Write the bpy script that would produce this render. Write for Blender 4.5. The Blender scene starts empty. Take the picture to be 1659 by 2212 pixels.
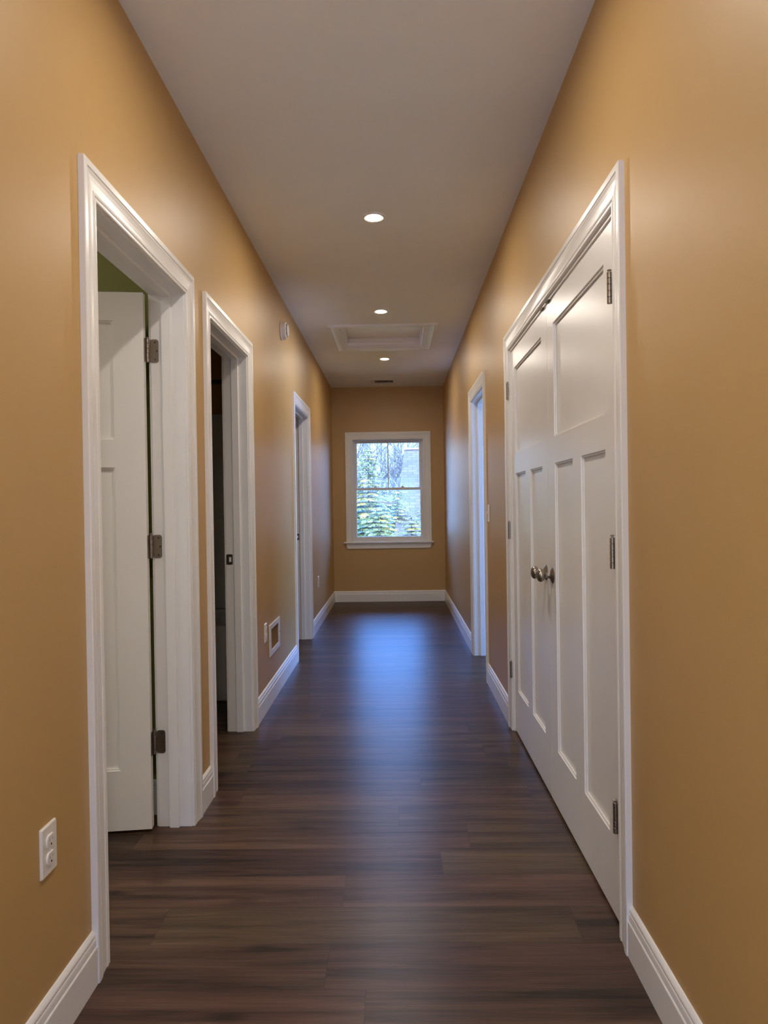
import bpy, bmesh, math, random
from mathutils import Vector, Matrix, Euler

random.seed(11)
C = bpy.context.scene.collection
SC = bpy.context.scene

# ------------------------------------------------------------------ camera, world, sun, exposure
IMG_W, IMG_H, FPX = 1659, 2212, 1500.0
CAM_Z = 1.2277
YAW, PITCH, ROLL = 0.01682, 0.00929, 0.01470
cam_d = bpy.data.cameras.new('camera')
cam = bpy.data.objects.new('camera', cam_d); C.objects.link(cam)
cam_d.sensor_fit = 'HORIZONTAL'; cam_d.sensor_width = 36.0
cam_d.lens = FPX / IMG_W * 36.0
cam_d.clip_start = 0.05; cam_d.clip_end = 300
cam.location = (0, 0, CAM_Z)
cam.rotation_euler = (Matrix.Rotation(YAW, 3, 'Z') @ Matrix.Rotation(math.pi/2 - PITCH, 3, 'X')
                      @ Matrix.Rotation(-ROLL, 3, 'Z')).to_euler()
SC.camera = cam

SC.view_settings.view_transform = 'Standard'
SC.view_settings.look = 'None'
SC.view_settings.gamma = 1.0
SC.view_settings.use_curve_mapping = False
SC.view_settings.exposure = 0.17
SC.cycles.use_denoising = True
SC.cycles.max_bounces = 12
SC.cycles.diffuse_bounces = 7
SC.cycles.glossy_bounces = 4
SC.cycles.transparent_max_bounces = 12
SC.cycles.sample_clamp_indirect = 6.0
SC.cycles.caustics_reflective = False
SC.cycles.caustics_refractive = False

LAMP_STRENGTH = 520.0
LAMP_COLOR = (1.0, 0.90, 0.79)
SKY_LOW = (0.9, 1.5, 2.4)
SKY_HIGH = (1.35, 3.6, 10.5)
SKY_STRENGTH = 1.85
SUN_STRENGTH = 15.0
SUN_COLOR = (0.82, 0.97, 1.12)

world = bpy.data.worlds.new('daylight'); SC.world = world
world.use_nodes = True
wn = world.node_tree.nodes; wl = world.node_tree.links
for n in list(wn): wn.remove(n)
w_out = wn.new('ShaderNodeOutputWorld'); w_bg = wn.new('ShaderNodeBackground')
w_tc = wn.new('ShaderNodeTexCoord'); w_sx = wn.new('ShaderNodeSeparateXYZ')
w_mr = wn.new('ShaderNodeMapRange'); w_mix = wn.new('ShaderNodeMix'); w_mix.data_type = 'RGBA'
wl.new(w_tc.outputs['Generated'], w_sx.inputs[0]); wl.new(w_sx.outputs['Z'], w_mr.inputs['Value'])
w_mr.inputs['From Min'].default_value = 0.10; w_mr.inputs['From Max'].default_value = 0.34
wl.new(w_mr.outputs[0], w_mix.inputs[0])
w_mix.inputs[6].default_value = (*SKY_LOW, 1); w_mix.inputs[7].default_value = (*SKY_HIGH, 1)
wl.new(w_mix.outputs[2], w_bg.inputs['Color']); w_bg.inputs['Strength'].default_value = SKY_STRENGTH
wl.new(w_bg.outputs[0], w_out.inputs['Surface'])

sun_d = bpy.data.lights.new('sun', 'SUN'); sun_d.energy = SUN_STRENGTH; sun_d.color = SUN_COLOR
sun_d.angle = math.radians(0.6)
sun = bpy.data.objects.new('sun', sun_d); C.objects.link(sun)
sun.rotation_euler = Vector((-0.42, 0.58, -0.70)).to_track_quat('-Z', 'Y').to_euler()
sun.location = (8, -8, 20)

# ------------------------------------------------------------------ room dimensions (metres)
LX, RX, FAR, H = -0.8025, 0.6243, 8.885, 2.743
WT = 0.129                                  # wall thickness
LB, RB = LX - WT, RX + WT
OUT_L, OUT_R, NEAR, MOUTH = -4.0, 2.85, -5.0, 0.55   # MOUTH: where the hallway meets a bright room added behind the camera for fill
HEAD, CW = 2.053, 0.089                     # casing inner head height and width
# casing outer edges along the wall: (near, far)
D_GREEN, D_BATH, D_LEFT = (1.775, 2.750), (2.922, 3.876), (5.464, 6.497)
D_RIGHT, D_CLOSET = (4.761, 5.722), (1.875, 3.847)

def portal(name, loc, rot, sx, sy):
    d = bpy.data.lights.new(name, 'AREA'); d.shape = 'RECTANGLE'; d.size = sx; d.size_y = sy
    d.cycles.is_portal = True
    o = bpy.data.objects.new(name, d); C.objects.link(o); o.location = loc; o.rotation_euler = rot
portal('window_portal', (-0.09, FAR + 0.16, 1.42), (-math.pi/2, 0, 0), 0.9, 1.3)
portal('fill_window_portal', (-.4, NEAR-.16, 1.50), (math.pi/2, 0, 0), 2.2, 1.4)
portal('side_window_portal', (OUT_R + 0.16, 4.75, 1.25), (0, math.pi/2, 0), 2.1, 1.5)

# ------------------------------------------------------------------ materials
def mat(name, col=(.8, .8, .8), rough=.5, metal=0.0, spec=.5, bump=None, coat=0.0):
    m = bpy.data.materials.new(name); m.use_nodes = True
    nt = m.node_tree; b = nt.nodes['Principled BSDF']
    b.inputs['Base Color'].default_value = (*col, 1); b.inputs['Roughness'].default_value = rough
    b.inputs['Metallic'].default_value = metal; b.inputs['Specular IOR Level'].default_value = spec
    b.inputs['Coat Weight'].default_value = coat
    tc = nt.nodes.new('ShaderNodeTexCoord')
    nz = nt.nodes.new('ShaderNodeTexNoise'); nz.inputs['Scale'].default_value = 3.0
    nz.inputs['Detail'].default_value = 3
    nt.links.new(tc.outputs['Object'], nz.inputs['Vector'])
    mx = nt.nodes.new('ShaderNodeMix'); mx.data_type = 'RGBA'
    mx.inputs[6].default_value = (*[c*.96 for c in col], 1); mx.inputs[7].default_value = (*[min(1, c*1.04) for c in col], 1)
    nt.links.new(nz.outputs['Fac'], mx.inputs[0]); nt.links.new(mx.outputs[2], b.inputs['Base Color'])
    if bump:
        n2 = nt.nodes.new('ShaderNodeTexNoise'); n2.inputs['Scale'].default_value = bump[0]; n2.inputs['Detail'].default_value = 2
        nt.links.new(tc.outputs['Object'], n2.inputs['Vector'])
        bp = nt.nodes.new('ShaderNodeBump'); bp.inputs['Strength'].default_value = bump[1]; bp.inputs['Distance'].default_value = bump[2]
        nt.links.new(n2.outputs['Fac'], bp.inputs['Height']); nt.links.new(bp.outputs[0], b.inputs['Normal'])
    return m

M = {}
M['wall'] = mat('tan_wall_paint', (.545, .345, .130), .45, spec=.55, bump=(260, .25, .0006))
M['cream'] = mat('pale_fill_room_paint', (.80, .77, .72), .5)  # pale so the added room bounces more light into the hall
M['ceiling'] = mat('matte_ceiling_paint', (.84, .87, .87), .75, spec=.3, bump=(200, .1, .0005))
M['trim'] = mat('white_trim_paint', (.86, .85, .83), .30)
M['door'] = mat('white_door_paint', (.85, .845, .83), .30, bump=(350, .10, .0004))
M['green'] = mat('olive_green_wall_paint', (.23, .235, .045), .5, bump=(260, .2, .0006))
M['nickel'] = mat('satin_nickel', (.36, .32, .28), .28, 1.0)
M['bronze'] = mat('dark_metal', (.12, .10, .09), .35, 1.0)
M['plastic'] = mat('white_plastic', (.82, .79, .74), .32)
M['slot_grey'] = mat('grey_plastic', (.34, .31, .28), .5)
M['dark'] = mat('dark_recess', (.012, .012, .012), .7)
M['duct'] = mat('duct_metal', (.05, .05, .05), .6)
M['grille'] = mat('white_grille_enamel', (.80, .79, .78), .35)
M['wool'] = mat('bounce_rug_wool', (.80, .77, .72), .95, spec=.1, bump=(400, .4, .002))
M['tan_louver'] = mat('tan_louver', (.62, .43, .26), .45)  # one even tan for the grille louvers
M['acrylic'] = mat('white_acrylic', (.72, .74, .76), .18)
M['vinyl'] = mat('white_window_vinyl', (.80, .80, .80), .35)
M['shell'] = mat('exterior_wall_panel', (.4, .4, .4), .8)
M['bark'] = mat('grey_bark', (.11, .085, .06), .9, bump=(30, .5, .01))
M['pale_bark'] = mat('pale_bark', (.13, .105, .085), .9, bump=(30, .5, .01))
M['needle'] = mat('spruce_needles', (.150, .165, .055), .6)
M['needle2'] = mat('yellow_green_needles', (.30, .235, .045), .6)
M['bounce_ground'] = mat('pale_bounce_ground', (.68, .67, .64), .9)
M['fascia'] = mat('pale_fascia_board', (.35, .35, .36), .6)

def lamp_mat():
    m = bpy.data.materials.new('led_diffuser'); m.use_nodes = True
    nt = m.node_tree; nt.nodes.remove(nt.nodes['Principled BSDF'])
    e = nt.nodes.new('ShaderNodeEmission'); e.inputs['Color'].default_value = (*LAMP_COLOR, 1)
    e.inputs['Strength'].default_value = LAMP_STRENGTH
    nt.links.new(e.outputs[0], nt.nodes['Material Output'].inputs['Surface'])
    return m
M['led'] = lamp_mat()

def glass_mat():
    m = bpy.data.materials.new('window_glass'); m.use_nodes = True
    nt = m.node_tree; nt.nodes.remove(nt.nodes['Principled BSDF'])
    t = nt.nodes.new('ShaderNodeBsdfTransparent'); t.inputs['Color'].default_value = (.95, .98, .98, 1)
    g = nt.nodes.new('ShaderNodeBsdfGlossy'); g.inputs['Roughness'].default_value = .02
    f = nt.nodes.new('ShaderNodeFresnel'); f.inputs['IOR'].default_value = 1.45
    x = nt.nodes.new('ShaderNodeMixShader')
    nt.links.new(f.outputs[0], x.inputs[0]); nt.links.new(t.outputs[0], x.inputs[1]); nt.links.new(g.outputs[0], x.inputs[2])
    nt.links.new(x.outputs[0], nt.nodes['Material Output'].inputs['Surface'])
    return m
M['glass'] = glass_mat()

def nmath(nt, op, a, b=None, c=None):
    n = nt.nodes.new('ShaderNodeMath'); n.operation = op
    for i, v in enumerate((a, b, c)):
        if v is None: continue
        if isinstance(v, (int, float)): n.inputs[i].default_value = v
        else: nt.links.new(v, n.inputs[i])
    return n.outputs[0]

def floor_mat():
    m = bpy.data.materials.new('dark_walnut_planks'); m.use_nodes = True
    nt = m.node_tree; b = nt.nodes['Principled BSDF']; L = nt.links.new
    tc = nt.nodes.new('ShaderNodeTexCoord'); sp = nt.nodes.new('ShaderNodeSeparateXYZ')
    L(tc.outputs['Object'], sp.inputs[0])
    x, y = sp.outputs['X'], sp.outputs['Y']
    PW, PL = 0.1805, 1.22
    yr = nmath(nt, 'DIVIDE', nmath(nt, 'SUBTRACT', y, 1.932), PW)
    row = nmath(nt, 'FLOOR', yr); fy = nmath(nt, 'FRACT', yr)
    wn1 = nt.nodes.new('ShaderNodeTexWhiteNoise'); wn1.noise_dimensions = '1D'; L(row, wn1.inputs['W'])
    xs = nmath(nt, 'ADD', nmath(nt, 'DIVIDE', x, PL), wn1.outputs['Value'])
    col = nmath(nt, 'FLOOR', xs); fx = nmath(nt, 'FRACT', xs)
    cb = nt.nodes.new('ShaderNodeCombineXYZ'); L(row, cb.inputs[0]); L(col, cb.inputs[1])
    wn2 = nt.nodes.new('ShaderNodeTexWhiteNoise'); wn2.noise_dimensions = '2D'; L(cb.outputs[0], wn2.inputs['Vector'])
    pid = wn2.outputs['Value']
    def streak(sx, sy, detail, dist, rough=.55):
        c = nt.nodes.new('ShaderNodeCombineXYZ')
        L(nmath(nt, 'MULTIPLY', x, sx), c.inputs[0]); L(nmath(nt, 'MULTIPLY', y, sy), c.inputs[1])
        L(nmath(nt, 'MULTIPLY', pid, 57.0), c.inputs[2])
        n = nt.nodes.new('ShaderNodeTexNoise'); n.inputs['Scale'].default_value = 1.0
        n.inputs['Detail'].default_value = detail; n.inputs['Distortion'].default_value = dist
        n.inputs['Roughness'].default_value = rough
        L(c.outputs[0], n.inputs['Vector']); return n.outputs['Fac']
    broad = streak(1.1, 15.0, 3, .6)
    mid = streak(2.5, 60.0, 4, .8, .6)
    fine = streak(9.0, 420.0, 2, .3)
    grain = streak(4.0, 170.0, 3, .5)
    v = nmath(nt, 'ADD', nmath(nt, 'MULTIPLY', broad, .58), nmath(nt, 'MULTIPLY', mid, .34))
    v = nmath(nt, 'ADD', v, nmath(nt, 'ADD', nmath(nt, 'MULTIPLY', fine, .07), nmath(nt, 'MULTIPLY', nmath(nt, 'SUBTRACT', grain, .5), .16)))
    v = nmath(nt, 'ADD', v, nmath(nt, 'MULTIPLY', pid, .10))
    ramp = nt.nodes.new('ShaderNodeValToRGB'); L(v, ramp.inputs[0])
    r = ramp.color_ramp
    r.elements[0].position = .40; r.elements[0].color = (.019, .0115, .0080, 1)
    r.elements[1].position = .72; r.elements[1].color = (.136, .077, .047, 1)
    e = r.elements.new(.54); e.color = (.068, .038, .024, 1)
    # knots
    kc = nt.nodes.new('ShaderNodeCombineXYZ')
    L(nmath(nt, 'MULTIPLY', x, 3.2), kc.inputs[0]); L(nmath(nt, 'MULTIPLY', y, 9.0), kc.inputs[1])
    kv = nt.nodes.new('ShaderNodeTexVoronoi'); kv.inputs['Scale'].default_value = 1.0; L(kc.outputs[0], kv.inputs['Vector'])
    km = nt.nodes.new('ShaderNodeMapRange'); L(kv.outputs['Distance'], km.inputs['Value'])
    km.inputs['From Min'].default_value = .03; km.inputs['From Max'].default_value = .20
    kpick = nmath(nt, 'GREATER_THAN', nmath(nt, 'FRACT', nmath(nt, 'MULTIPLY', kv.outputs['Color'], 7.3)), .55)
    kfac = nmath(nt, 'MULTIPLY', nmath(nt, 'SUBTRACT', 1.0, km.outputs[0]), nmath(nt, 'MULTIPLY', kpick, .92))
    kmx = nt.nodes.new('ShaderNodeMix'); kmx.data_type = 'RGBA'; L(kfac, kmx.inputs[0])
    L(ramp.outputs[0], kmx.inputs[6]); kmx.inputs[7].default_value = (.016, .009, .006, 1)
    # seams
    sy = nmath(nt, 'LESS_THAN', nmath(nt, 'MINIMUM', fy, nmath(nt, 'SUBTRACT', 1.0, fy)), .006)
    sx = nmath(nt, 'LESS_THAN', nmath(nt, 'MINIMUM', fx, nmath(nt, 'SUBTRACT', 1.0, fx)), .0010)
    seam = nmath(nt, 'MAXIMUM', sx, sy)
    smx = nt.nodes.new('ShaderNodeMix'); smx.data_type = 'RGBA'; L(nmath(nt, 'MULTIPLY', seam, .45), smx.inputs[0])
    L(kmx.outputs[2], smx.inputs[6]); smx.inputs[7].default_value = (.010, .006, .005, 1)
    # each plank leans a little to olive or to red
    hv = nt.nodes.new('ShaderNodeHueSaturation'); L(smx.outputs[2], hv.inputs['Color'])
    L(nmath(nt, 'ADD', .485, nmath(nt, 'MULTIPLY', nmath(nt, 'FRACT', nmath(nt, 'MULTIPLY', pid, 17.3)), .035)), hv.inputs['Hue'])
    L(hv.outputs[0], b.inputs['Base Color'])
    b.inputs['Roughness'].default_value = .37
    b.inputs['Anisotropic'].default_value = .50
    tg = nt.nodes.new('ShaderNodeCombineXYZ'); tg.inputs[1].default_value = 1.0
    L(tg.outputs[0], b.inputs['Tangent'])
    b.inputs['Specular IOR Level'].default_value = .30
    bp = nt.nodes.new('ShaderNodeBump'); bp.inputs['Strength'].default_value = .50; bp.inputs['Distance'].default_value = .0012
    hh = nmath(nt, 'SUBTRACT', nmath(nt, 'ADD', nmath(nt, 'MULTIPLY', grain, 1.0), nmath(nt, 'MULTIPLY', mid, .5)), nmath(nt, 'MULTIPLY', seam, .8))
    L(hh, bp.inputs['Height']); L(bp.outputs[0], b.inputs['Normal'])
    return m
M['floor'] = floor_mat()

def brick_mat(name, c1, c2, mortar, sx, sy, axes, msize=.03, rough=.85):
    """rows of shingles or siding laid in object space; axes picks the two object axes used"""
    m = bpy.data.materials.new(name); m.use_nodes = True
    nt = m.node_tree; b = nt.nodes['Principled BSDF']; L = nt.links.new
    tc = nt.nodes.new('ShaderNodeTexCoord'); sp = nt.nodes.new('ShaderNodeSeparateXYZ'); L(tc.outputs['Object'], sp.inputs[0])
    cb = nt.nodes.new('ShaderNodeCombineXYZ'); L(sp.outputs[axes[0]], cb.inputs[0]); L(sp.outputs[axes[1]], cb.inputs[1])
    br = nt.nodes.new('ShaderNodeTexBrick'); L(cb.outputs[0], br.inputs['Vector'])
    br.inputs['Color1'].default_value = (*c1, 1); br.inputs['Color2'].default_value = (*c2, 1); br.inputs['Mortar'].default_value = (*mortar, 1)
    br.inputs['Scale'].default_value = 1.0; br.inputs['Brick Width'].default_value = sx; br.inputs['Row Height'].default_value = sy
    br.inputs['Mortar Size'].default_value = msize
    L(br.outputs['Color'], b.inputs['Base Color']); b.inputs['Roughness'].default_value = rough
    return m
M['shingle'] = brick_mat('grey_roof_shingles', (.092, .056, .034), (.058, .038, .025), (.034, .023, .016), .30, .17, ('X', 'Y'), .011)
M['siding'] = brick_mat('blue_lap_siding', (.055, .105, .100), (.05, .098, .094), (.03, .06, .06), 9.0, .16, ('X', 'Z'), .010)
M['siding_side'] = brick_mat('blue_lap_siding_gable', (.055, .105, .100), (.05, .098, .094), (.03, .06, .06), 9.0, .16, ('Y', 'Z'), .010)

# ------------------------------------------------------------------ object helpers
def link(name, me, m=None, parent=None, smooth=False, world_parent=True):
    o = bpy.data.objects.new(name, me); C.objects.link(o)
    if m is not None: me.materials.append(m)
    if smooth:
        me.polygons.foreach_set('use_smooth', [True]*len(me.polygons))
    if parent is not None: o.parent = parent
    return o

def obj(name, vf, m, parent=None, smooth=False, bevel=0.0, at=None, sharp=None):
    """one mesh object from (verts, faces); `at` is subtracted from the vertices (the parent's base)"""
    v, f = vf
    if at is not None: v = [(a[0]-at[0], a[1]-at[1], a[2]-at[2]) for a in v]
    me = bpy.data.meshes.new(name); me.from_pydata([tuple(a) for a in v], [], f)
    bm = bmesh.new(); bm.from_mesh(me); bmesh.ops.recalc_face_normals(bm, faces=bm.faces); bm.to_mesh(me); bm.free()
    me.update()
    o = link(name, me, m, parent, smooth)
    if bevel:
        md = o.modifiers.new('bevel', 'BEVEL'); md.width = bevel; md.segments = 2; md.limit_method = 'ANGLE'; md.angle_limit = math.radians(40)
    if smooth and sharp:
        me.set_sharp_from_angle(angle=math.radians(sharp))
    return o

def tag(o, label=None, cat=None, group=None, kind=None):
    if label: o['label'] = label
    if cat: o['category'] = cat
    if group: o['group'] = group
    if kind: o['kind'] = kind
    return o

def empty(name, loc=(0, 0, 0), rz=0.0):
    o = bpy.data.objects.new(name, None); C.objects.link(o); o.location = loc; o.rotation_euler = (0, 0, rz)
    o.empty_display_size = .1
    return o

def copy_tree(o, parent=None):
    c = o.copy(); C.objects.link(c)
    if parent is not None: c.parent = parent
    for ch in [k for k in bpy.data.objects if k.parent == o]:
        copy_tree(ch, c)
    return c

def merge(*vfs):
    V, Fc = [], []
    for v, f in vfs:
        n = len(V); V += list(v); Fc += [tuple(i+n for i in q) for q in f]
    return V, Fc

def box(x0, x1, y0, y1, z0, z1):
    v = [(x0, y0, z0), (x1, y0, z0), (x1, y1, z0), (x0, y1, z0), (x0, y0, z1), (x1, y0, z1), (x1, y1, z1), (x0, y1, z1)]
    return v, [(0, 3, 2, 1), (4, 5, 6, 7), (0, 1, 5, 4), (1, 2, 6, 5), (2, 3, 7, 6), (3, 0, 4, 7)]

def lathe(profile, n=32, place=lambda a, b, t: (a, b, t)):
    """profile = [(radius, t)]; place maps (a, b, t) to xyz with the axis along t"""
    V, Fc = [], []
    for r, t in profile:
        for k in range(n):
            a = 2*math.pi*k/n; V.append(place(r*math.cos(a), r*math.sin(a), t))
    for i in range(len(profile)-1):
        for k in range(n):
            k2 = (k+1) % n
            Fc.append((i*n+k, i*n+k2, (i+1)*n+k2, (i+1)*n+k))
    Fc.append(tuple(range(n))); Fc.append(tuple((len(profile)-1)*n+k for k in range(n)))
    return V, Fc

def panel(u0, u1, v0, v1, holes, t, place):
    """flat slab with rectangular holes as one clean mesh; place(u, v, w) with w in 0..t"""
    us = sorted({u0, u1, *[a for h in holes for a in h[:2] if u0 < a < u1]}); vs = sorted({v0, v1, *[a for h in holes for a in h[2:] if v0 < a < v1]})
    def solid(i, j):
        if not (0 <= i < len(us)-1 and 0 <= j < len(vs)-1): return False
        cu, cv = (us[i]+us[i+1])/2, (vs[j]+vs[j+1])/2
        return not any(h[0] < cu < h[1] and h[2] < cv < h[3] for h in holes)
    V, Fc, idx = [], [], {}
    def p(i, j, w):
        k = (i, j, w)
        if k not in idx: idx[k] = len(V); V.append(place(us[i], vs[j], w*t))
        return idx[k]
    for i in range(len(us)-1):
        for j in range(len(vs)-1):
            if not solid(i, j): continue
            Fc.append((p(i, j, 0), p(i+1, j, 0), p(i+1, j+1, 0), p(i, j+1, 0)))
            Fc.append((p(i, j, 1), p(i, j+1, 1), p(i+1, j+1, 1), p(i+1, j, 1)))
            if not solid(i-1, j): Fc.append((p(i, j, 0), p(i, j+1, 0), p(i, j+1, 1), p(i, j, 1)))
            if not solid(i+1, j): Fc.append((p(i+1, j, 0), p(i+1, j, 1), p(i+1, j+1, 1), p(i+1, j+1, 0)))
            if not solid(i, j-1): Fc.append((p(i, j, 0), p(i, j, 1), p(i+1, j, 1), p(i+1, j, 0)))
            if not solid(i, j+1): Fc.append((p(i, j+1, 0), p(i+1, j+1, 0), p(i+1, j+1, 1), p(i, j+1, 1)))
    return V, Fc

# moulding profiles: (distance from the inner edge, thickness off the wall)
CASING = [(0, 0), (0, .007), (.002, .0095), (.006, .0105), (.0108, .0105), (.0116, .0064), (.0142, .0064), (.0150, .0112),
          (.0195, .0120), (.0225, .0112), (.024, .0098), (.032, .0102), (.044, .0115), (.055, .0135), (.060, .0150),
          (.0635, .0162), (.0658, .0160), (.0665, .0115), (.0692, .0115), (.0700, .0172), (.086, .0176), (.0885, .0165), (.089, .0150), (.089, 0)]
BASE = [(0, 0), (0, .0145), (.094, .0145), (.0965, .0138), (.0985, .0118), (.101, .0115), (.112, .0108), (.117, .0098),
        (.1185, .0078), (.1205, .0078), (.122, .0098), (.126, .0100), (.130, .0088), (.134, .0060), (.137, .0030), (.138, 0)]

def sweep(profile, stations, closed, place):
    """stations = [(u, v, du, dv)]: the point for profile (s, t) is place(u + s du, v + s dv, t); mitred corners"""
    n = len(profile); V, Fc = [], []
    for u, v, du, dv in stations:
        for s, t in profile: V.append(place(u+s*du, v+s*dv, t))
    k = len(stations)
    for i in range(k if closed else k-1):
        j = (i+1) % k
        for a in range(n):
            b = (a+1) % n
            Fc.append((i*n+a, i*n+b, j*n+b, j*n+a))
    if not closed:
        Fc.append(tuple(range(n))); Fc.append(tuple((k-1)*n+a for a in range(n)))
    return V, Fc

# ------------------------------------------------------------------ floor, ceiling, walls
tag(obj('floor', box(OUT_L-.12, OUT_R+.14, NEAR-.12, FAR+.14, -.15, 0), M['floor']), 'dark brown wood plank floor running the length of the hallway', 'floor', kind='structure')
HATCH = (-.462, .285, 5.897, 6.663)          # opening x0 x1 y0 y1
VENT = (-.238, -.006, 8.388, 8.576)
tag(obj('ceiling', panel(OUT_L-.12, OUT_R+.14, NEAR-.12, FAR+.14, [HATCH, VENT], .12, lambda u, v, w: (u, v, H+w)), M['ceiling']),
    'flat off-white hallway ceiling', 'ceiling', kind='structure')
tag(obj('ceiling_attic', box(OUT_L-.12, OUT_R+.14, NEAR-.12, FAR+.14, H+.30, H+.36), M['shell']), 'roof deck above the hallway ceiling', 'ceiling', kind='structure')
for nm, b in (('wall_attic_left', (OUT_L-.12, OUT_L, NEAR-.12, FAR+.14)), ('wall_attic_right', (OUT_R, OUT_R+.14, NEAR-.12, FAR+.14)),
              ('wall_attic_far', (OUT_L, OUT_R, FAR, FAR+.14)), ('wall_attic_near', (OUT_L, OUT_R, NEAR-.12, NEAR))):
    tag(obj(nm, box(*b, H+.12, H+.30), M['shell']), 'attic knee wall above the ceiling', 'wall', kind='structure')

def rough(d): return (d[0]+CW+.005-.018, d[1]-CW-.005+.018, -1.0, HEAD-.005+.018)
GRILLE_HOLE = (4.368, 4.640, .326, .454)
tag(obj('wall_left', panel(MOUTH, FAR, 0, H, [rough(D_GREEN), rough(D_BATH), rough(D_LEFT), GRILLE_HOLE], WT, lambda u, v, w: (LX-w, u, v)), M['wall']),
    'tan hallway wall on the left with three doorways', 'wall', kind='structure')
CLOSET_ROUGH = (1.958, 3.782, -1.0, HEAD+.02)
tag(obj('wall_right', panel(MOUTH, FAR, 0, H, [CLOSET_ROUGH, rough(D_RIGHT)], WT, lambda u, v, w: (RX+w, u, v)), M['wall']),
    'tan hallway wall on the right holding the double closet doors', 'wall', kind='structure')
WIN = (-.560, .380, .745, 2.090)             # rough opening of the hall window
tag(obj('wall_far', panel(OUT_L, OUT_R, 0, H, [WIN], .14, lambda u, v, w: (u, FAR+w, v)), M['wall']),
    'tan end wall of the hallway around the window', 'wall', kind='structure')
FILL_WIN = (-1.5, .7, .80, 2.20)  # opening added behind the camera for daylight fill
tag(obj('wall_near', panel(OUT_L, OUT_R, 0, H, [FILL_WIN], .14, lambda u, v, w: (u, NEAR-w, v)), M['cream']), 'pale wall of the added fill room behind the camera', 'wall', kind='structure')
tag(obj('wall_outer_left', box(OUT_L-.12, OUT_L, NEAR-.12, FAR+.14, 0, H), M['wall']), 'outer wall of the rooms on the left', 'wall', kind='structure')
SIDE_WIN = (3.98, 5.55, .25, 2.30)
tag(obj('wall_outer_right', panel(NEAR-.12, FAR+.14, 0, H, [SIDE_WIN], .14, lambda u, v, w: (OUT_R+w, u, v)), M['trim']),
    'outer wall of the right-hand room with a window opening', 'wall', kind='structure')
def partition(name, b, m, label):
    tag(obj(name, box(*b, 0, H), m), label, 'wall', kind='structure')
partition('wall_green_room', (OUT_L, LB, 2.775, 2.885), M['green'], 'olive green wall behind the open white door')
partition('wall_green_room_side', (OUT_L, OUT_L+.05, MOUTH+.11, 2.775), M['green'], 'olive green outer wall of the green room')
partition('wall_room_left', (OUT_L, LB, MOUTH, MOUTH+.11), M['cream'], 'pale wall between the added fill room behind the camera and the green room')
partition('wall_room_right', (RB, OUT_R, MOUTH, MOUTH+.11), M['cream'], 'pale wall of the added fill room, right of the hallway mouth')
partition('wall_room_side', (OUT_L, OUT_L+.05, NEAR, MOUTH), M['cream'], 'pale side wall of the added fill room behind the camera')
partition('wall_bath_side', (OUT_L, LB, 5.16, 5.28), M['wall'], 'wall behind the bathtub')
partition('wall_bath_end', (-2.62, -2.50, 2.885, 5.16), M['wall'], 'end wall of the dark bathroom')
partition('wall_closet_back', (1.40, 1.50, 1.80, 3.94), M['trim'], 'back wall of the closet')
partition('wall_closet_side', (RB, OUT_R, 3.86, 3.94), M['trim'], 'side wall between closet and right-hand room')
partition('wall_closet_end', (RB, 1.40, 1.80, 1.88), M['trim'], 'near side wall of the closet')
partition('wall_right_room', (RB, OUT_R, 7.2, 7.3), M['trim'], 'far wall of the right-hand room')
tag(obj('bounce_rug', box(-3.3, 2.0, -4.6, .35, 0, .012), M['wool']), 'pale rug added behind the camera to bounce light up, outside the frame', 'rug')  # added as a pale reflector that brightens the ceiling
# baseboard of the green room, seen in the gap beside the open door
tag(obj('baseboard_green_room', sweep(BASE, [(OUT_L, 0, 0, 1), (LB-.02, 0, 0, 1)], False, lambda u, v, t: (u, 2.775-t, v)), M['trim']),
    'white baseboard of the green room behind the open door', 'baseboard', kind='structure')

def base_run(name, side, a, b, label):
    X = LX if side == 'L' else RX; s = 1 if side == 'L' else -1
    tag(obj(name, sweep(BASE, [(a, 0, 0, 1), (b, 0, 0, 1)], False, lambda u, v, t: (X+s*t, u, v)), M['trim']), label, 'baseboard', kind='structure')
base_run('baseboard_left', 'L', MOUTH, D_GREEN[0], 'white baseboard in the near left corner before the first doorway')
base_run('baseboard_left', 'L', D_GREEN[1], D_BATH[0], 'short white baseboard between the first two left doorways')
base_run('baseboard_left', 'L', D_BATH[1], D_LEFT[0], 'white baseboard under the wall grille on the left')
base_run('baseboard_left', 'L', D_LEFT[1], FAR, 'white baseboard on the left running into the far corner')
base_run('baseboard_right', 'R', MOUTH, D_CLOSET[0], 'white baseboard in the near right corner before the closet')
base_run('baseboard_right', 'R', D_CLOSET[1], D_RIGHT[0], 'white baseboard between closet and right doorway')
base_run('baseboard_right', 'R', D_RIGHT[1], FAR, 'white baseboard on the right running into the far corner')
tag(obj('baseboard_far', sweep(BASE, [(LX, 0, 0, 1), (RX, 0, 0, 1)], False, lambda u, v, t: (u, FAR-t, v)), M['trim']),
    'white baseboard across the end wall below the window', 'baseboard', kind='structure')

# ------------------------------------------------------------------ door casings and jambs
def rounded_plate(w, h, r, t, n=5):
    """plate in local (a, b) centred on the origin, thickness t"""
    pts = []
    for cx, cy, a0 in ((w/2-r, h/2-r, 0), (-w/2+r, h/2-r, 90), (-w/2+r, -h/2+r, 180), (w/2-r, -h/2+r, 270)):
        for k in range(n+1):
            a = math.radians(a0+90*k/n); pts.append((cx+r*math.cos(a), cy+r*math.sin(a)))
    k = len(pts)
    V = [(a, b, 0) for a, b in pts] + [(a, b, t) for a, b in pts]
    Fc = [tuple(range(k)), tuple(range(k, 2*k))] + [(i, (i+1) % k, k+(i+1) % k, k+i) for i in range(k)]
    return V, Fc

def mapv(vf, fn):
    return [fn(*a) for a in vf[0]], vf[1]

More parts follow.
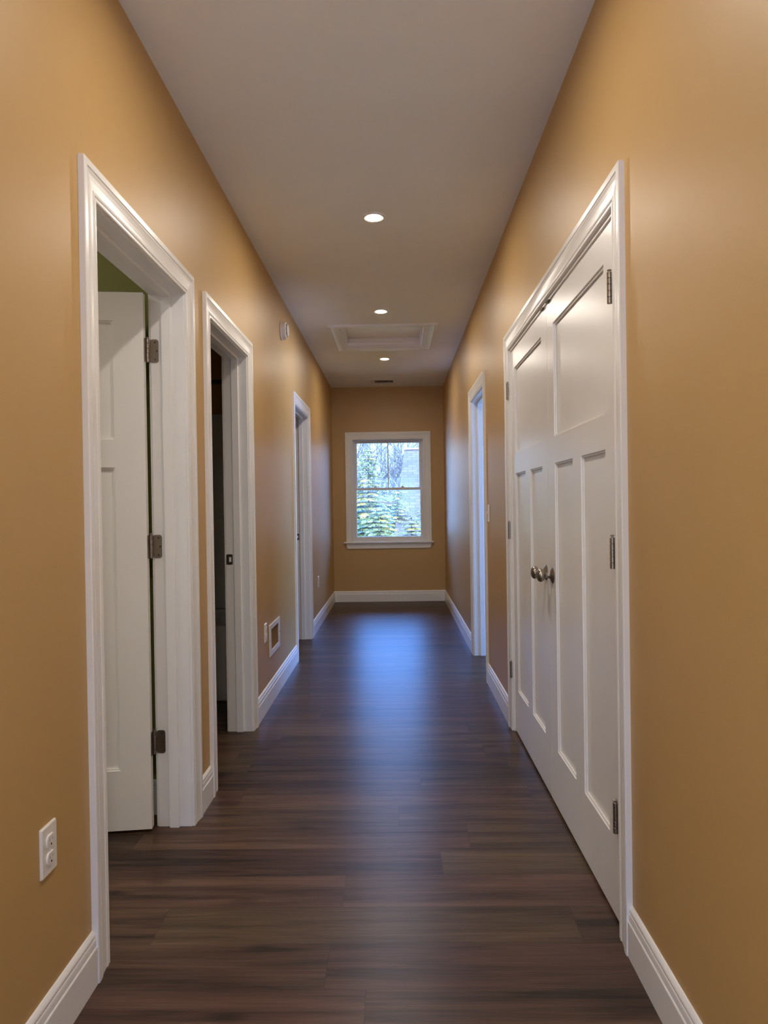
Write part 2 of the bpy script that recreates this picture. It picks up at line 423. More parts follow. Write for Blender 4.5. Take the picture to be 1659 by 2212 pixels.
def door_trim(name, side, d, label, stop=None, strike=None, hinge_leaf=None, reveal=.005):
    X = LX if side == 'L' else RX; s = 1 if side == 'L' else -1        # s points into the hall
    a, b = d[0]+CW, d[1]-CW
    root = empty(name, (X, (a+b)/2, 0)); tag(root, label, 'door frame', kind='structure'); at = root.location
    st = [(a, 0, -1, 0), (a, HEAD, -1, 1), (b, HEAD, 1, 1), (b, 0, 1, 0)]
    obj('casing', sweep(CASING, st, False, lambda u, v, t: (X+s*t, u, v)), M['trim'], root, at=at)
    ja, jb, jh, jt = a+reveal, b-reveal, HEAD-reveal, .018
    Xb = X-s*WT
    st = [(ja, 0, -1, 0), (ja, jh, -1, 1), (jb, jh, 1, 1), (jb, 0, 1, 0)]
    prof = [(0, 0), (0, WT), (jt, WT), (jt, 0)]
    jamb = obj('jamb', sweep(prof, st, False, lambda u, v, t: (X-s*t, u, v)), M['trim'], root, at=at, bevel=.0012)
    if stop:
        p = [(0, stop[0]), (-.011, stop[0]), (-.011, stop[1]), (0, stop[1])]
        obj('door_stop', sweep(p, st, False, lambda u, v, t: (X-s*t, u, v)), M['trim'], root, at=at, bevel=.0015)
    st2 = [(a, 0, -1, 0), (a, HEAD, -1, 1), (b, HEAD, 1, 1), (b, 0, 1, 0)]
    if name != 'trim_5':
        obj('rear_casing', sweep(CASING, st2, False, lambda u, v, t: (Xb-s*t, u, v)), M['trim'], root, at=at)
    if strike:                                                        # metal plate with a latch hole on the far jamb
        z = strike
        pl = mapv(rounded_plate(.034, .057, .006, .0016), lambda p, q, t: (Xb+s*(.019+p), jb-t, z+q))
        o = obj('strike_plate', pl, M['bronze'], root, at=at); o['label'] = 'dark metal strike plate on the far jamb'
        obj('latch_hole', mapv(rounded_plate(.012, .026, .002, .0006), lambda p, q, t: (Xb+s*(.023+p), jb-.0016-t, z+q)), M['plastic'], o, at=None).location = [-c for c in at]
    if hinge_leaf:
        for z in hinge_leaf:
            o = obj('hinge_leaf', mapv(rounded_plate(.034, .089, .010, .0020), lambda p, q, t: (Xb+s*(.014+p), jb-t, z+q)), M['nickel'], root, at=at)
            for q, p in ((.033, .004), (0, .011), (-.033, .004)):
                sc = obj('screw', lathe([(.0034, 0), (.0034, .0006), (.0015, .0009)], 12, lambda u, v, t: (Xb+s*(.014+p)+u, jb-.002-t, z+q+v)), M['bronze'], o)
                sc.location = [-c for c in at]
    return root, (ja, jb, jh)

HZ = (1.833, 1.083, .330)
door_trim('trim_1', 'L', D_GREEN, 'white moulded door casing of the nearest left doorway, green room behind', stop=(.047, .084), hinge_leaf=HZ)
door_trim('trim_2', 'L', D_BATH, 'white moulded door casing of the dark middle doorway on the left', stop=(.047, .084), strike=.945)
door_trim('trim_3', 'L', D_LEFT, 'white moulded door casing of the farthest left doorway past the wall grille', stop=(.047, .084), strike=.950)
door_trim('trim_4', 'R', D_RIGHT, 'white moulded door casing of the blue-lit right doorway beyond the closet', stop=(.047, .084))
door_trim('trim_5', 'R', D_CLOSET, 'white moulded casing around the double closet doors', reveal=.012)
# latch catches under the closet head jamb
for yy, lb in ((2.815, 'small dark metal latch catch above the nearer closet door'), (2.927, 'small dark metal latch catch above the farther closet door')):
    o = empty('door_catch', (RX+.004, yy, HEAD-.012)); tag(o, lb, 'latch', 'latch catches above the closet doors')
    obj('plate', box(-.009, .030, -.024, .024, -.0022, 0), M['bronze'], o, bevel=.0006)
    obj('roller', lathe([(.004, -.012), (.004, .012)], 12, lambda a, b, t: (.004+a, t, -.0035+b)), M['nickel'], o)

# ------------------------------------------------------------------ panelled doors
def door_frame_mesh(w, h, th, holes):
    """stiles and rails with stepped recesses on both faces; x 0..w, y 0..th, z 0..h"""
    us = sorted({0, w, *[a for q in holes for a in q[:2]]}); vs = sorted({0, h, *[a for q in holes for a in q[2:]]})
    V, Fc = [], []
    def vert(x, y, z): V.append((x, y, z)); return len(V)-1
    for face, sg in ((0, 1), (th, -1)):
        idx = {}
        def p(i, j):
            if (i, j) not in idx: idx[(i, j)] = vert(us[i], face, vs[j])
            return idx[(i, j)]
        for i in range(len(us)-1):
            for j in range(len(vs)-1):
                cu, cv = (us[i]+us[i+1])/2, (vs[j]+vs[j+1])/2
                if any(q[0] < cu < q[1] and q[2] < cv < q[3] for q in holes): continue
                Fc.append((p(i, j), p(i+1, j), p(i+1, j+1), p(i, j+1)))
        for (a, b, c, d) in holes:
            prev = None
            for ins, dp in ((0, 0), (.0008, .0045), (.0075, .0050), (.0080, .0110)):
                lp = [vert(a+ins, face+sg*dp, c+ins), vert(b-ins, face+sg*dp, c+ins), vert(b-ins, face+sg*dp, d-ins), vert(a+ins, face+sg*dp, d-ins)]
                if prev: Fc += [(prev[k], prev[(k+1) % 4], lp[(k+1) % 4], lp[k]) for k in range(4)]
                prev = lp
    e = [vert(x, y, z) for x, z in ((0, 0), (w, 0), (w, h), (0, h)) for y in (0, th)]
    for k in range(4):
        a, b = 2*k, 2*((k+1) % 4)
        Fc.append((e[a], e[b], e[b+1], e[a+1]))
    return V, Fc

KNOB = [(.0, 0), (.0325, 0), (.0330, .0025), (.0310, .0045), (.0290, .0050), (.0270, .0075), (.0210, .0095), (.0150, .0125), (.0125, .0160),
        (.0110, .0200), (.0108, .0300), (.0130, .0330), (.0190, .0355), (.0245, .0400), (.0270, .0460), (.0272, .0510), (.0255, .0560), (.0205, .0610), (.0120, .0640), (.004, .0650), (.0, .0650)]

def knuckle_hinge(parent, x, y, zc, label=None):
    parts = []
    Hh = .089
    for k in range(5):
        z0 = zc-Hh/2+k*Hh/5+.0004; z1 = zc-Hh/2+(k+1)*Hh/5-.0004
        parts.append(lathe([(.0066, z0), (.0073, z0+.0006), (.0073, z1-.0006), (.0066, z1)], 20, lambda a, b, t: (x+a, y+b, t)))
    parts.append(lathe([(.0050, zc-Hh/2), (.0050, zc+Hh/2)], 12, lambda a, b, t: (x+a, y+b, t)))
    hg = obj('hinge', merge(*parts), M['nickel'], parent, smooth=True, sharp=35)
    obj('hinge_pin', lathe([(.003, zc+Hh/2-.001), (.003, zc+Hh/2+.003), (.0062, zc+Hh/2+.004), (.0062, zc+Hh/2+.006), (.003, zc+Hh/2+.008)], 16, lambda a, b, t: (x+a, y+b, t)), M['nickel'], hg, smooth=True, sharp=35)
    return hg

def panel_door(name, w, label, hinge_x, knob_x, kind, h=2.033, th=.035):
    root = empty(name); tag(root, label, 'door', kind='structure')
    st, mid = .112, w/2
    holes = [(st, w-st, 1.479, 1.926), (st, mid-.055, .227, 1.374), (mid+.055, w-st, .227, 1.374)]
    obj('frame', door_frame_mesh(w, h, th, holes), M['door'], root)
    for k, (a, b, c, d) in enumerate(holes):
        obj('panel', box(a+.004, b-.004, .0115, th-.0115, c+.004, d-.004), M['door'], root)
    for sgn, y0 in ((-1, 0), (1, th)):
        kb = obj('door_knob', lathe(KNOB[1:-1], 36, lambda a, b, t: (knob_x+a, y0+sgn*t, .925+b)), M['nickel'], root, smooth=True, sharp=50)
        kb['label'] = 'satin nickel door knob'
    for z in HZ:
        zz = z-.012
        if kind == 'closet':
            knuckle_hinge(root, hinge_x, -.0175, zz)
            s = -1 if hinge_x > w/2 else 1
            obj('hinge_leaf', box(*sorted((hinge_x-s*.0016, hinge_x+s*.0012)), -.0150, .002, zz-.0445, zz+.0445), M['nickel'], root)
        else:
            hg = knuckle_hinge(root, w+.007, th+.001, zz)
            obj('leaf', mapv(rounded_plate(.030, .089, .009, .002), lambda p, q, t: (w+t, th-.0145+p, zz+q)), M['nickel'], hg)
    return root

W_C = .8885
o = panel_door('door_3', W_C, 'white three-panel closet door nearest the camera, hinged on the right', W_C+.002, .058, 'closet')
o.location = (RX+.006, 2.8680, .012); o.rotation_euler = (0, 0, -math.pi/2)
o = panel_door('door_2', W_C, 'white three-panel closet door farther from the camera, hinged at its far edge', -.002, W_C-.058, 'closet')
o.location = (RX+.006, 3.7600, .012); o.rotation_euler = (0, 0, -math.pi/2)
W_A = .780; ang = math.radians(7.2)
o = panel_door('door_1', W_A, 'white panel door standing open into the green room', W_A, .065, 'room')
o.location = (-.943-W_A*math.cos(ang), 2.612-W_A*math.sin(ang), .012); o.rotation_euler = (0, 0, ang)

# ------------------------------------------------------------------ window
win = empty('window_1', (-.09, FAR, .76)); tag(win, 'white double-hung window in the end wall looking onto trees', 'window', kind='structure')
at = win.location
x0, x1, zb, zt = -.541, .361, .768, 2.073
CASW = [(s*1.07, t) for s, t in CASING]
obj('casing', sweep(CASW, [(x0, zb, -1, 0), (x0, zt, -1, 1), (x1, zt, 1, 1), (x1, zb, 1, 0)], False, lambda u, v, t: (u, FAR-t, v)), M['trim'], win, at=at)
obj('window_sill', box(-.667, .480, FAR-.045, FAR+.06, .748, .768), M['trim'], win, at=at, bevel=.005)
V = [(-.640, FAR-.016, .748), (.455, FAR-.016, .748), (.438, FAR-.016, .680), (-.622, FAR-.016, .680)]
V += [(a, FAR, c) for a, b, c in V]
obj('apron', (V, [(0, 1, 2, 3), (4, 7, 6, 5), (0, 4, 5, 1), (1, 5, 6, 2), (2, 6, 7, 3), (3, 7, 4, 0)]), M['trim'], win, at=at, bevel=.002)
def ring(xa, xb, za, zc, wL, wR, wB, wT, ya, yb):
    """rectangular frame of four members as one mesh"""
    o4 = [(xa, za), (xb, za), (xb, zc), (xa, zc)]; i4 = [(xa+wL, za+wB), (xb-wR, za+wB), (xb-wR, zc-wT), (xa+wL, zc-wT)]
    V = [(a, ya, b) for a, b in o4] + [(a, ya, b) for a, b in i4] + [(a, yb, b) for a, b in o4] + [(a, yb, b) for a, b in i4]
    Fc = []
    for k in range(4):
        j = (k+1) % 4
        Fc += [(k, j, 4+j, 4+k), (8+k, 12+k, 12+j, 8+j), (k, 8+k, 8+j, j), (4+k, 4+j, 12+j, 12+k)]
    return V, Fc
obj('jamb_liner', ring(-.560, .380, .745, 2.090, .020, .020, .026, .020, FAR+.001, FAR+.055), M['trim'], win, at=at, bevel=.0015)
obj('frame', ring(-.560, .380, .745, 2.090, .033, .033, .044, .036, FAR+.055, FAR+.135), M['vinyl'], win, at=at, bevel=.002)
us = obj('upper_sash', ring(-.527, .347, 1.425, 2.054, .036, .036, .030, .020, FAR+.096, FAR+.128), M['vinyl'], win, at=at, bevel=.003)
ls = obj('lower_sash', ring(-.527, .347, .789, 1.458, .028, .028, .040, .032, FAR+.060, FAR+.094), M['vinyl'], win, at=at, bevel=.003)
obj('glass_pane', box(-.493, .313, FAR+.109, FAR+.113, 1.452, 2.036), M['glass'], us, at=at)
obj('muntin', box(-.0965, -.0835, FAR+.100, FAR+.122, 1.452, 2.036), M['vinyl'], us, at=at, bevel=.002)
obj('glass_pane', box(-.501, .321, FAR+.075, FAR+.079, .826, 1.430), M['glass'], ls, at=at)
for xx in (-.262, .094):
    lk = obj('sash_lock', box(xx-.026, xx+.026, FAR+.066, FAR+.090, 1.458, 1.465), M['plastic'], ls, at=at, bevel=.002)
    obj('lock_lever', lathe([(.013, 1.465), (.012, 1.474), (.006, 1.480)], 16, lambda a, b, t: (xx+a*1.1, FAR+.078+b*.7, t)), M['plastic'], lk, at=at)

# right-hand room window (lets the daylight in that falls on the right doorway's jamb)
w2 = empty('window_2', (OUT_R, 4.765, .25)); tag(w2, 'window in the outer wall of the right-hand room', 'window', kind='structure')
r2 = mapv(ring(3.98, 5.55, .25, 2.30, .05, .05, .05, .05, .03, .11), lambda a, b, c: (OUT_R+b, a, c))
obj('frame', r2, M['vinyl'], w2, at=w2.location)
obj('glass_pane', box(OUT_R+.06, OUT_R+.064, 4.02, 5.51, .29, 2.26), M['glass'], w2, at=w2.location)

w3 = empty('window_fill', (-.4, NEAR, .80)); tag(w3, 'window added behind the camera to let in fill daylight', 'window', kind='structure')  # added to fill the hall with cool daylight
r3 = mapv(ring(-1.5, .7, .80, 2.20, .05, .05, .05, .05, .03, .11), lambda a, b, c: (a, NEAR-b, c))
obj('frame', r3, M['vinyl'], w3, at=w3.location)
obj('glass_pane', box(-1.46, .66, NEAR-.064, NEAR-.06, .84, 2.16), M['glass'], w3, at=w3.location)

# ------------------------------------------------------------------ ceiling fittings
def downlight():
    root = empty('recessed_downlight')
    n = 48
    obj('trim_ring', lathe([(.0635, 0), (.0635, -.002), (.0620, -.0045), (.0580, -.0060), (.0500, -.0060), (.0420, -.0040), (.0412, -.0015), (.0412, 0)], n), M['plastic'], root, smooth=True, sharp=50)
    obj('diffuser', lathe([(.0412, -.0015), (.0405, -.0026), (.0340, -.0032), (.0220, -.0037), (.0090, -.0040)], n), M['led'], root, smooth=True, sharp=60)
    return root
LIGHTS = [(3.660, 'lit ceiling downlight nearest the camera, largest in view'),
          (5.430, 'lit ceiling downlight just in front of the attic hatch'),
          (7.185, 'lit ceiling downlight between the attic hatch and the ceiling vent'),
          (1.895, 'lit ceiling downlight above the nearest left doorway, just outside the frame'),
          (.130, 'lit ceiling downlight over the camera, outside the frame'),
          ]
FILL_LIGHTS = [(x, y) for x in (-2.7, -.9, .9) for y in (-1.0, -2.6, -4.2)]  # lamps added behind the camera to fill the hall
proto = downlight()
for i, (yy, lb) in enumerate(LIGHTS):
    o = proto if i == 0 else copy_tree(proto)
    o.location = (-.0925, yy, H); tag(o, lb, 'ceiling light', 'row of ceiling downlights')
for x, y in FILL_LIGHTS:
    o = copy_tree(proto); o.location = (x, y, H)
    tag(o, 'fill downlight added in the room behind the camera, outside the frame', 'ceiling light', 'fill downlights added behind the camera')
for x in (-3.2, -2.2):  # lamps added to lift the open door and green wall
    o = copy_tree(proto); o.location = (x, 1.5, H); tag(o, 'fill downlight added inside the green room, hidden by the wall', 'ceiling light', 'fill downlights added in the green room')

# attic hatch: moulded frame on the ceiling, liner, recessed panel
ha = empty('attic_hatch', (-.0885, 6.28, H)); tag(ha, 'white recessed attic hatch with moulded frame in the ceiling', 'hatch')
at = ha.location
hx0, hx1, hy0, hy1 = HATCH
P = lambda u, v, t: (u, v, H-t)
obj('moulded_frame', sweep(CASING, [(hx0, hy0, -1, -1), (hx1, hy0, 1, -1), (hx1, hy1, 1, 1), (hx0, hy1, -1, 1)], True, P), M['trim'], ha, at=at)
obj('liner', sweep([(0, 0), (-.018, 0), (-.018, -.118), (0, -.118)], [(hx0, hy0, -1, -1), (hx1, hy0, 1, -1), (hx1, hy1, 1, 1), (hx0, hy1, -1, 1)], True, P), M['trim'], ha, at=at, bevel=.001)
obj('stop_moulding', sweep([(-.018, -.012), (-.028, -.016), (-.030, -.040), (-.036, -.044), (-.036, -.082), (-.018, -.082)], [(hx0, hy0, -1, -1), (hx1, hy0, 1, -1), (hx1, hy1, 1, 1), (hx0, hy1, -1, 1)], True, P), M['trim'], ha, at=at)
obj('hatch_panel', box(hx0+.020, hx1-.020, hy0+.020, hy1-.021, H+.0835, H+.103), M['door'], ha, at=at)

# ceiling vent
vt = empty('ceiling_vent', (-.124, 8.482, H)); tag(vt, 'white slotted air vent in the ceiling near the window', 'vent')
obj('faceplate', mapv(ring(-.275+.124, .026+.124, 8.324-8.482, 8.640-8.482, .040, .034, .066, .066, 0, .006), lambda a, b, c: (a, c, -b)), M['grille'], vt, bevel=.002)
sl = []
for k in range(14):
    x = -.109+k*.2265/13.3
    sl.append(mapv(box(-.0012, .0012, -.094, .094, -.012, .012), lambda a, b, c, x=x: (x+a+c*.10, b, c*.6+.006)))
obj('louver', merge(*sl), M['grille'], vt)
obj('duct_boot', mapv(panel(-.120, .124, -.100, .100, [(-.114, .118, -.094, .094)], .10, lambda u, v, w: (u, v, w+.002)), lambda a, b, c: (a, b, c)), M['duct'], vt)
obj('duct_cap', box(-.120, .124, -.100, .100, .102, .110), M['dark'], vt)

# ------------------------------------------------------------------ wall fittings (built in local axes: +X off the wall)
def duplex_outlet():
    root = empty('wall_outlet')
    pv = rounded_plate(.070, .114, .004, .0025)
    pv2 = rounded_plate(.064, .108, .003, .0055)
    n = len(pv[0])//2
    V = [(t, a, b) for a, b, t in pv[0]] + [(.0055, a, b) for a, b, t in pv2[0][n:]]
    Fc = [tuple(range(n))] + [(i, (i+1) % n, n+(i+1) % n, n+i) for i in range(n)] + [(n+i, n+(i+1) % n, 2*n+(i+1) % n, 2*n+i) for i in range(n)] + [tuple(range(2*n, 3*n))]
    obj('cover_plate', (V, Fc), M['plastic'], root)
    for zc in (.0195, -.0195):
        pts = []
        for k in range(40):
            a = 2*math.pi*k/40; r = .0172
            pts.append((r*math.cos(a), max(-.0140, min(.0140, r*math.sin(a)))))
        m = len(pts)
        V = [(.005, a, b+zc) for a, b in pts]+[(.0085, a, b+zc) for a, b in pts]+[(.0092, a*.95, b*.95+zc) for a, b in pts]
        Fc = [tuple(range(m)), tuple(range(2*m, 3*m))]+[(j*m+i, j*m+(i+1) % m, (j+1)*m+(i+1) % m, (j+1)*m+i) for j in range(2) for i in range(m)]
        rc = obj('receptacle', (V, Fc), M['plastic'], root)
        for yy, hh in ((-.0064, .0072), (.0064, .0058)):
            obj('slot', box(.0090, .0095, yy-.0010, yy+.0010, zc+.003-hh/2, zc+.003+hh/2), M['slot_grey'], rc)
        obj('ground_hole', lathe([(.0026, .0090), (.0026, .0095)], 14, lambda a, b, t: (t, a, zc-.0078+b)), M['dark'], rc)
    obj('screw', lathe([(.0033, .005), (.0033, .0065), (.0020, .0072)], 16, lambda a, b, t: (t, a, b)), M['plastic'], root)
    return root
op = duplex_outlet()
for i, (yy, zz, lb) in enumerate(((1.558, .459, 'white duplex outlet on the left wall, nearest the camera'),
                                  (4.196, .466, 'white duplex outlet on the left wall beside the return grille'),
                                  (7.082, .458, 'white duplex outlet on the left wall past the farthest left doorway'))):
    o = op if i == 0 else copy_tree(op)
    o.location = (LX, yy, zz); tag(o, lb, 'outlet', 'wall outlets along the left wall')

sw = empty('light_switch', (RX, 4.652, 1.166), math.pi); tag(sw, 'white toggle light switch on the right wall between closet and doorway', 'light switch')
obj('cover_plate', mapv(rounded_plate(.070, .114, .004, .0055), lambda a, b, t: (t, a, b)), M['plastic'], sw, bevel=.0015)
obj('toggle', mapv(box(-.0045, .0045, -.010, .012, 0, .016), lambda a, b, c: (.005+c, a, b*(1-c*18)+c*.45)), M['plastic'], sw, bevel=.001)

# smoke alarm on the left wall
sm = empty('smoke_alarm', (LX, 4.985, 2.494)); tag(sm, 'round white smoke alarm high on the left wall', 'smoke alarm')
ax = lambda a, b, t: (t, a, b)
obj('base_ring', lathe([(.067, 0), (.069, .003), (.068, .007), (.064, .010)], 48, ax), M['plastic'], sm, smooth=True, sharp=40)
obj('housing', lathe([(.0625, .008), (.0620, .030), (.0600, .036), (.0560, .040), (.0490, .041), (.0485, .030)], 48, ax), M['plastic'], sm, smooth=True, sharp=40)
obj('vent_gap', lathe([(.0480, .0300), (.0480, .0385), (.0400, .0400), (.0400, .0440)], 48, ax), M['dark'], sm)
for k in range(8):
    a = 2*math.pi*(k+.5)/8
    obj('vent_rib', mapv(box(-.0018, .0018, .036, .0488, .033, .0435), lambda p, q, t, a=a: (t, q*math.cos(a)-p*math.sin(a), q*math.sin(a)+p*math.cos(a))), M['plastic'], sm)
obj('cover', lathe([(.0430, .0430), (.0440, .0455), (.0425, .0490), (.0360, .0525), (.0200, .0545), (.0050, .0550)], 48, ax), M['plastic'], sm, smooth=True, sharp=50)

# return-air grille
gr = empty('return_air_grille', (LX, 4.4985, .390)); tag(gr, 'white return air grille low on the left wall', 'vent')
gy, gz = 4.4985, .390
obj('faceplate', mapv(ring(4.312-gy, 4.685-gy, .290-gz, .489-gz, .053, .044, .035, .034, 0, .008), lambda a, b, c: (b, a, c)), M['grille'], gr, bevel=.003)
sl = []
for k in range(13):
    y = -.120+k*.0205
    sl.append(mapv(box(-.0022, .0022, -.0075, .0075, -.0645, .0645), lambda a, b, c, y=y: (b*.72-.002-a*.69, y-b*.69+a*.72, c)))
lv = obj('louver', merge(*sl), M['tan_louver'], gr); lv['label'] = 'tan louvers of the grille'
obj('duct_back', box(-.128, -.120, -.131, .142, -.064, .064), M['duct'], gr)
for yy in (-.165, .165):
    obj('screw', lathe([(.004, .007), (.004, .0090), (.002, .0095)], 14, lambda a, b, t: (t, yy+a, b)), M['bronze'], gr)

# ------------------------------------------------------------------ dark bathroom seen through the middle doorway
tub = empty('bathtub_shower', (-1.72, 4.76, 0)); tag(tub, 'white bathtub and shower surround inside the dark middle doorway', 'bathtub')
at = tub.location
tx0, tx1, ty0, ty1 = -2.495, LB-.003, 4.372, 5.157
obj('tub', panel(tx0, tx1, ty0, ty1, [(tx0+.10, tx1-.09, ty0+.09, ty1-.07)], .48, lambda u, v, w: (u, v, w)), M['acrylic'], tub, at=at, bevel=.015)
obj('basin_floor', box(tx0+.02, tx1-.02, ty0+.02, ty1-.02, .05, .09), M['acrylic'], tub, at=at)
obj('back_panel', merge(box(tx0, tx1, ty1-.030, ty1, .482, 1.150), box(tx0, tx1, ty1-.024, ty1, 1.150, 1.165), box(tx0, tx1, ty1-.030, ty1, 1.165, 1.920)), M['acrylic'], tub, at=at, bevel=.003)
obj('end_panel', box(tx1-.030, tx1, ty0+.03, ty1-.03, .482, 1.920), M['acrylic'], tub, at=at, bevel=.004)
obj('end_panel', box(tx0, tx0+.030, ty0+.03, ty1-.03, .482, 1.920), M['acrylic'], tub, at=at, bevel=.004)
rod = empty('curtain_rod', (-1.72, 4.41, 2.03)); tag(rod, 'dark shower curtain rod across the top of the bathtub', 'curtain rod')
obj('rod', lathe([(.0135, -.775), (.0135, .783)], 20, lambda a, b, t: (t, a, b)), M['bronze'], rod, smooth=True, sharp=50)
for e_, t in ((-1, -.778), (1, .785)):
    obj('flange', lathe([(.030, 0), (.030, .008), (.018, .016)], 20, lambda a, b, q: (t-e_*q, a, b)), M['bronze'], rod)
shw = empty('shower_head', (LB, 4.76, 2.05)); tag(shw, 'dark shower head above the tub in the unlit bathroom', 'shower head')
def tube(pts, r, n=12):
    V, Fc = [], []
    for i, p in enumerate(pts):
        d = (Vector(pts[min(i+1, len(pts)-1)])-Vector(pts[max(i-1, 0)])).normalized()
        u = d.orthogonal().normalized(); w = d.cross(u)
        rr = r[i] if isinstance(r, (list, tuple)) else r
        for k in range(n):
            a = 2*math.pi*k/n; V.append(tuple(Vector(p)+u*rr*math.cos(a)+w*rr*math.sin(a)))
    for i in range(len(pts)-1):
        for k in range(n):
            Fc.append((i*n+k, i*n+(k+1) % n, (i+1)*n+(k+1) % n, (i+1)*n+k))
    Fc.append(tuple(range(n))); Fc.append(tuple((len(pts)-1)*n+k for k in range(n)))
    return V, Fc
obj('wall_flange', lathe([(.030, 0), (.030, .004), (.014, .010)], 20, lambda a, b, t: (-t, a, b)), M['bronze'], shw)
obj('arm', tube([(0, 0, 0), (-.05, 0, .012), (-.10, 0, .008), (-.14, 0, -.02)], .011), M['bronze'], shw, smooth=True, sharp=50)
obj('spray_face', tube([(-.135, 0, -.015), (-.155, 0, -.040), (-.175, 0, -.066), (-.182, 0, -.075)], [.014, .022, .050, .050], 20), M['bronze'], shw, smooth=True, sharp=40)

# ------------------------------------------------------------------ outdoors
tag(obj('ground', box(-60, 60, -40, 90, -3.3, -3.2), M['bounce_ground']), 'unseen ground below the window, made pale to bounce light in', 'ground', kind='structure')  # kept pale to bounce daylight up onto the hall ceiling

# neighbouring house with the big shingled roof slope on the right of the view
hs = empty('neighbour_house', (4.0, 20.5, -3.2)); tag(hs, 'neighbouring house with grey shingled roof at the right of the window view', 'house')
at = hs.location
rl, rr_, ey, ez, ry, rz = -.15, 8.0, 16.6, -.30, 23.4, 3.12
def slab(pts, t):
    V = [tuple(p) for p in pts]+[(a, b, c-t) for a, b, c in pts]
    n = len(pts)
    return V, [tuple(range(n)), tuple(range(2*n-1, n-1, -1))]+[(i, (i+1) % n, n+(i+1) % n, n+i) for i in range(n)]
obj('roof', slab([(rl, ey, ez), (rr_, ey, ez), (rr_, ry, rz), (rl+.47, ry, rz)], .18), M['shingle'], hs, at=at)
obj('rear_roof', slab([(rl+.47, ry, rz), (rr_, ry, rz), (rr_, 2*ry-ey, ez), (rl, 2*ry-ey, ez)], .18), M['shingle'], hs, at=at)
obj('ridge_cap', slab([(rl+.45, ry-.12, rz+.03), (rr_, ry-.12, rz+.03), (rr_, ry+.12, rz+.03), (rl+.45, ry+.12, rz+.03)], .06), M['fascia'], hs, at=at)
wy0, wy1 = ey+.4, 2*ry-ey-.4
Vg = [(rl+.55, wy0, -3.2), (rl+.55, wy1, -3.2), (rl+.55, wy1, ez), (rl+.55, ry, rz-.22), (rl+.55, wy0, ez)]
Vg += [(a+.15, b, c) for a, b, c in Vg]
obj('gable_wall', (Vg, [(0, 1, 2, 3, 4), (9, 8, 7, 6, 5)]+[(i, (i+1) % 5, 5+(i+1) % 5, 5+i) for i in range(5)]), M['siding_side'], hs, at=at)
obj('front_wall', box(rl+.70, rr_-.3, wy0, wy0+.15, -3.2, ez-.05), M['siding'], hs, at=at)

h2 = empty('blue_house', (-3.0, 31, -3.2)); tag(h2, 'blue-sided house half hidden behind the spruces on the left', 'house')
at = h2.location
obj('siding_wall', box(-8.0, .35, 29.0, 34.0, -3.2, 1.42), M['siding'], h2, at=at)
obj('roof', slab([(-8.4, 28.6, 1.40), (.7, 28.6, 1.40), (.2, 31.5, 1.62), (-8.0, 31.5, 1.62)], .15), M['shingle'], h2, at=at)
obj('rear_roof', slab([(-8.0, 31.5, 1.62), (.2, 31.5, 1.62), (.7, 34.4, 1.40), (-8.4, 34.4, 1.40)], .15), M['shingle'], h2, at=at)

def needles(V, Fc, p, d, ln, wd, rnd):
    """one slim four-sided spray of needles from p along d"""
    d = d.normalized(); u = d.orthogonal().normalized()
    u = Matrix.Rotation(rnd.uniform(0, 6.28), 3, d) @ u; w = d.cross(u)
    b = len(V); mpt = p+d*ln*.4
    V += [tuple(p), tuple(mpt+u*wd), tuple(mpt+w*wd*.5), tuple(mpt-u*wd), tuple(mpt-w*wd*.5), tuple(p+d*ln)]
    for k in range(4):
        a, c = b+1+k, b+1+(k+1) % 4
        Fc += [(b, a, c), (b+5, c, a)]

def spruce(seed, h, rad, lo=.12, dens=1.0):
    rnd = random.Random(seed)
    V, Fc, Bv = [], [], []
    V2, F2 = [], []
    Bv.append(tube([(0, 0, 0), (.01, 0, h*.5), (0, .01, h)], [.013*h, .008*h, .003], 8))
    z = lo*h
    while z < h*.985:
        f = 1-(z/h)
        L = rad*(f**.85)*rnd.uniform(.85, 1.12)+.06
        nb = max(5, int(9*dens*(.5+f*.7)))
        a0 = rnd.uniform(0, 6.28)
        for k in range(nb):
            a = a0+2*math.pi*k/nb+rnd.uniform(-.3, .3)
            l = L*rnd.uniform(.8, 1.1)
            dirv = Vector((math.cos(a), math.sin(a), 0)); side = Vector((-math.sin(a), math.cos(a), 0))
            pts = []
            for t in (0, .25, .5, .75, 1.0):
                pts.append(Vector((0, 0, z))+dirv*l*t+Vector((0, 0, l*(.10*t-.42*t*t+.14*t**3+.06))))
            Bv.append(tube([tuple(q) for q in pts], [.010+.008*l, .008+.005*l, .007, .005, .003], 5))
            ns = max(5, int(l*15*dens))
            tgt = (V2, F2) if rnd.random() < .28 else (V, Fc)
            for s_ in range(ns):
                t = .12+.88*(s_+rnd.random())/ns
                i = min(3, int(t*4)); q = pts[i].lerp(pts[i+1], t*4-i)
                tw = l*.34*(1.05-t)+.05
                for sgn in (-1, 1):
                    d = dirv*.55+side*sgn*.8+Vector((0, 0, -.28+rnd.uniform(-.15, .15)))
                    needles(*tgt, q, d, tw*rnd.uniform(.7, 1.3), .012+.010*tw, rnd)
                    if rnd.random() < .7:
                        needles(*tgt, q+d*tw*.4, dirv*.9+side*sgn*.3+Vector((0, 0, -.3)), tw*.6, .014, rnd)
                needles(*tgt, q, dirv+Vector((0, 0, -.35)), tw*.8, .018, rnd)
        z += max(.06, .030*h*(.5+f*.6))
    return merge(*Bv), (V, Fc), (V2, F2)

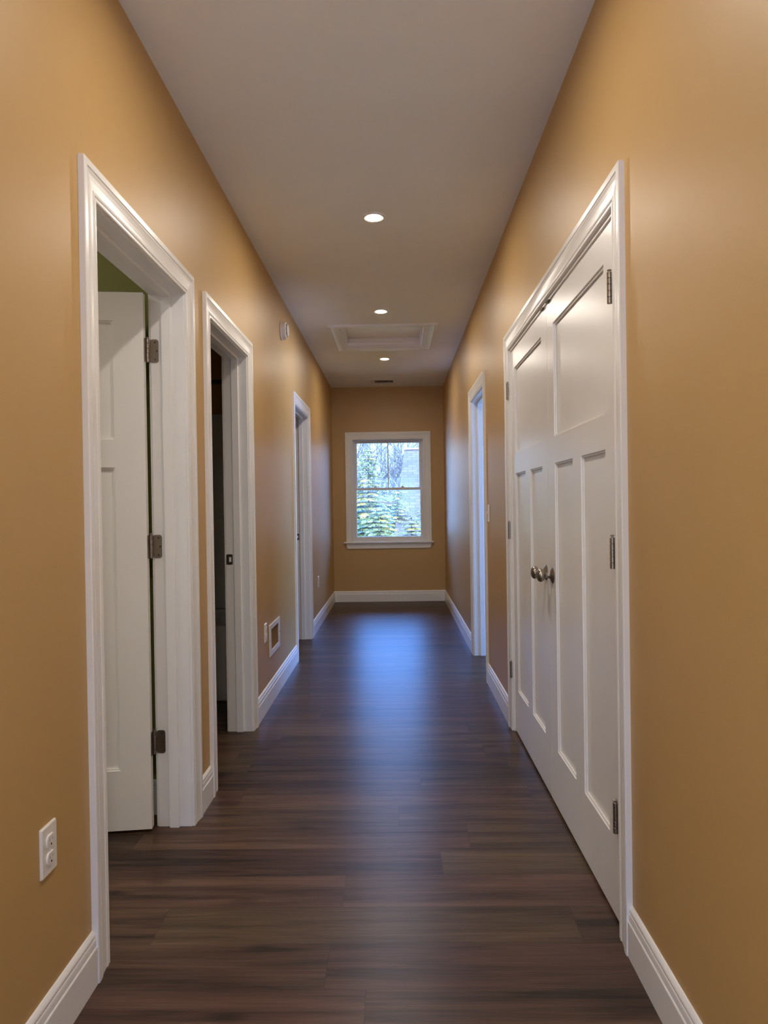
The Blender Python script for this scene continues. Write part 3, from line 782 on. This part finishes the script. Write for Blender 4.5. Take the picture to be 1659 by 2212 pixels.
def add_spruce(seed, x, y, h, rad, label, dens=1.0):
    root = empty('spruce_tree', (x, y, -3.2)); tag(root, label, 'tree', 'spruce trees outside the window')
    b, f1, f2 = spruce(seed, h, rad, dens=dens)
    obj('trunk', b, M['bark'], root, smooth=True)
    obj('foliage', f1, M['needle'], root)
    obj('young_foliage', f2, M['needle2'], root)
    return root
add_spruce(3, -.62, 16.0, 5.85, 1.75, 'tall green spruce at the left of the window view', 1.25)
add_spruce(5, -.28, 12.6, 4.50, 1.85, 'nearest spruce filling the bottom of the window', 1.25)
add_spruce(8, .74, 14.2, 4.75, 1.65, 'low spruce in front of the shingled roof at the right', 1.0)
add_spruce(17, .30, 13.3, 4.30, 1.45, 'low spruce between the nearest spruce and the right window edge', 1.0)
add_spruce(13, .05, 19.0, 5.00, 1.40, 'spruce behind, left of the roof edge', 1.0)
add_spruce(21, -2.0, 21.0, 6.20, 2.0, 'farthest spruce at the left edge of the window', 1.0)

def bare_tree(seed, h):
    rnd = random.Random(seed); parts = []
    def grow(p, d, l, r, lev):
        q1 = p+d*l*.5+Vector((rnd.uniform(-1, 1), rnd.uniform(-1, 1), 0))*l*.05
        q2 = p+d*l
        parts.append(tube([tuple(p), tuple(q1), tuple(q2)], [r, r*.85, r*.65], 5 if lev < 2 else 3))
        if lev >= 5: return
        for k in range(3 if lev else 5):
            t = rnd.uniform(.35, 1.0) if k else 1.0
            s = p.lerp(q2, t)
            nd = (d+Vector((rnd.uniform(-1, 1), rnd.uniform(-1, 1), rnd.uniform(-.25, .6)))*.85).normalized()
            grow(s, nd, l*rnd.uniform(.50, .72), r*.55, lev+1)
    grow(Vector((0, 0, 0)), Vector((0, 0, 1)), h*.40, h*.0085, 0)
    return merge(*parts)
bare = [bare_tree(30+k, 11.0) for k in range(4)]
bare_me = []
rt = random.Random(5)
for k in range(34):
    root = empty('bare_tree', (rt.uniform(-5.6, 5.2), rt.uniform(40, 62), -3.2), rt.uniform(0, 6.28))
    tag(root, 'pale leafless tree in the woods behind the houses', 'tree', 'leafless trees in the woods')
    if len(bare_me) < 4:
        o = obj('trunk', bare[k], M['pale_bark'], root, smooth=True); bare_me.append(o.data)
    else:
        o = link('trunk', bare_me[k % 4], None, root)
    s = rt.uniform(.85, 1.25); root.scale = (s, s, s)
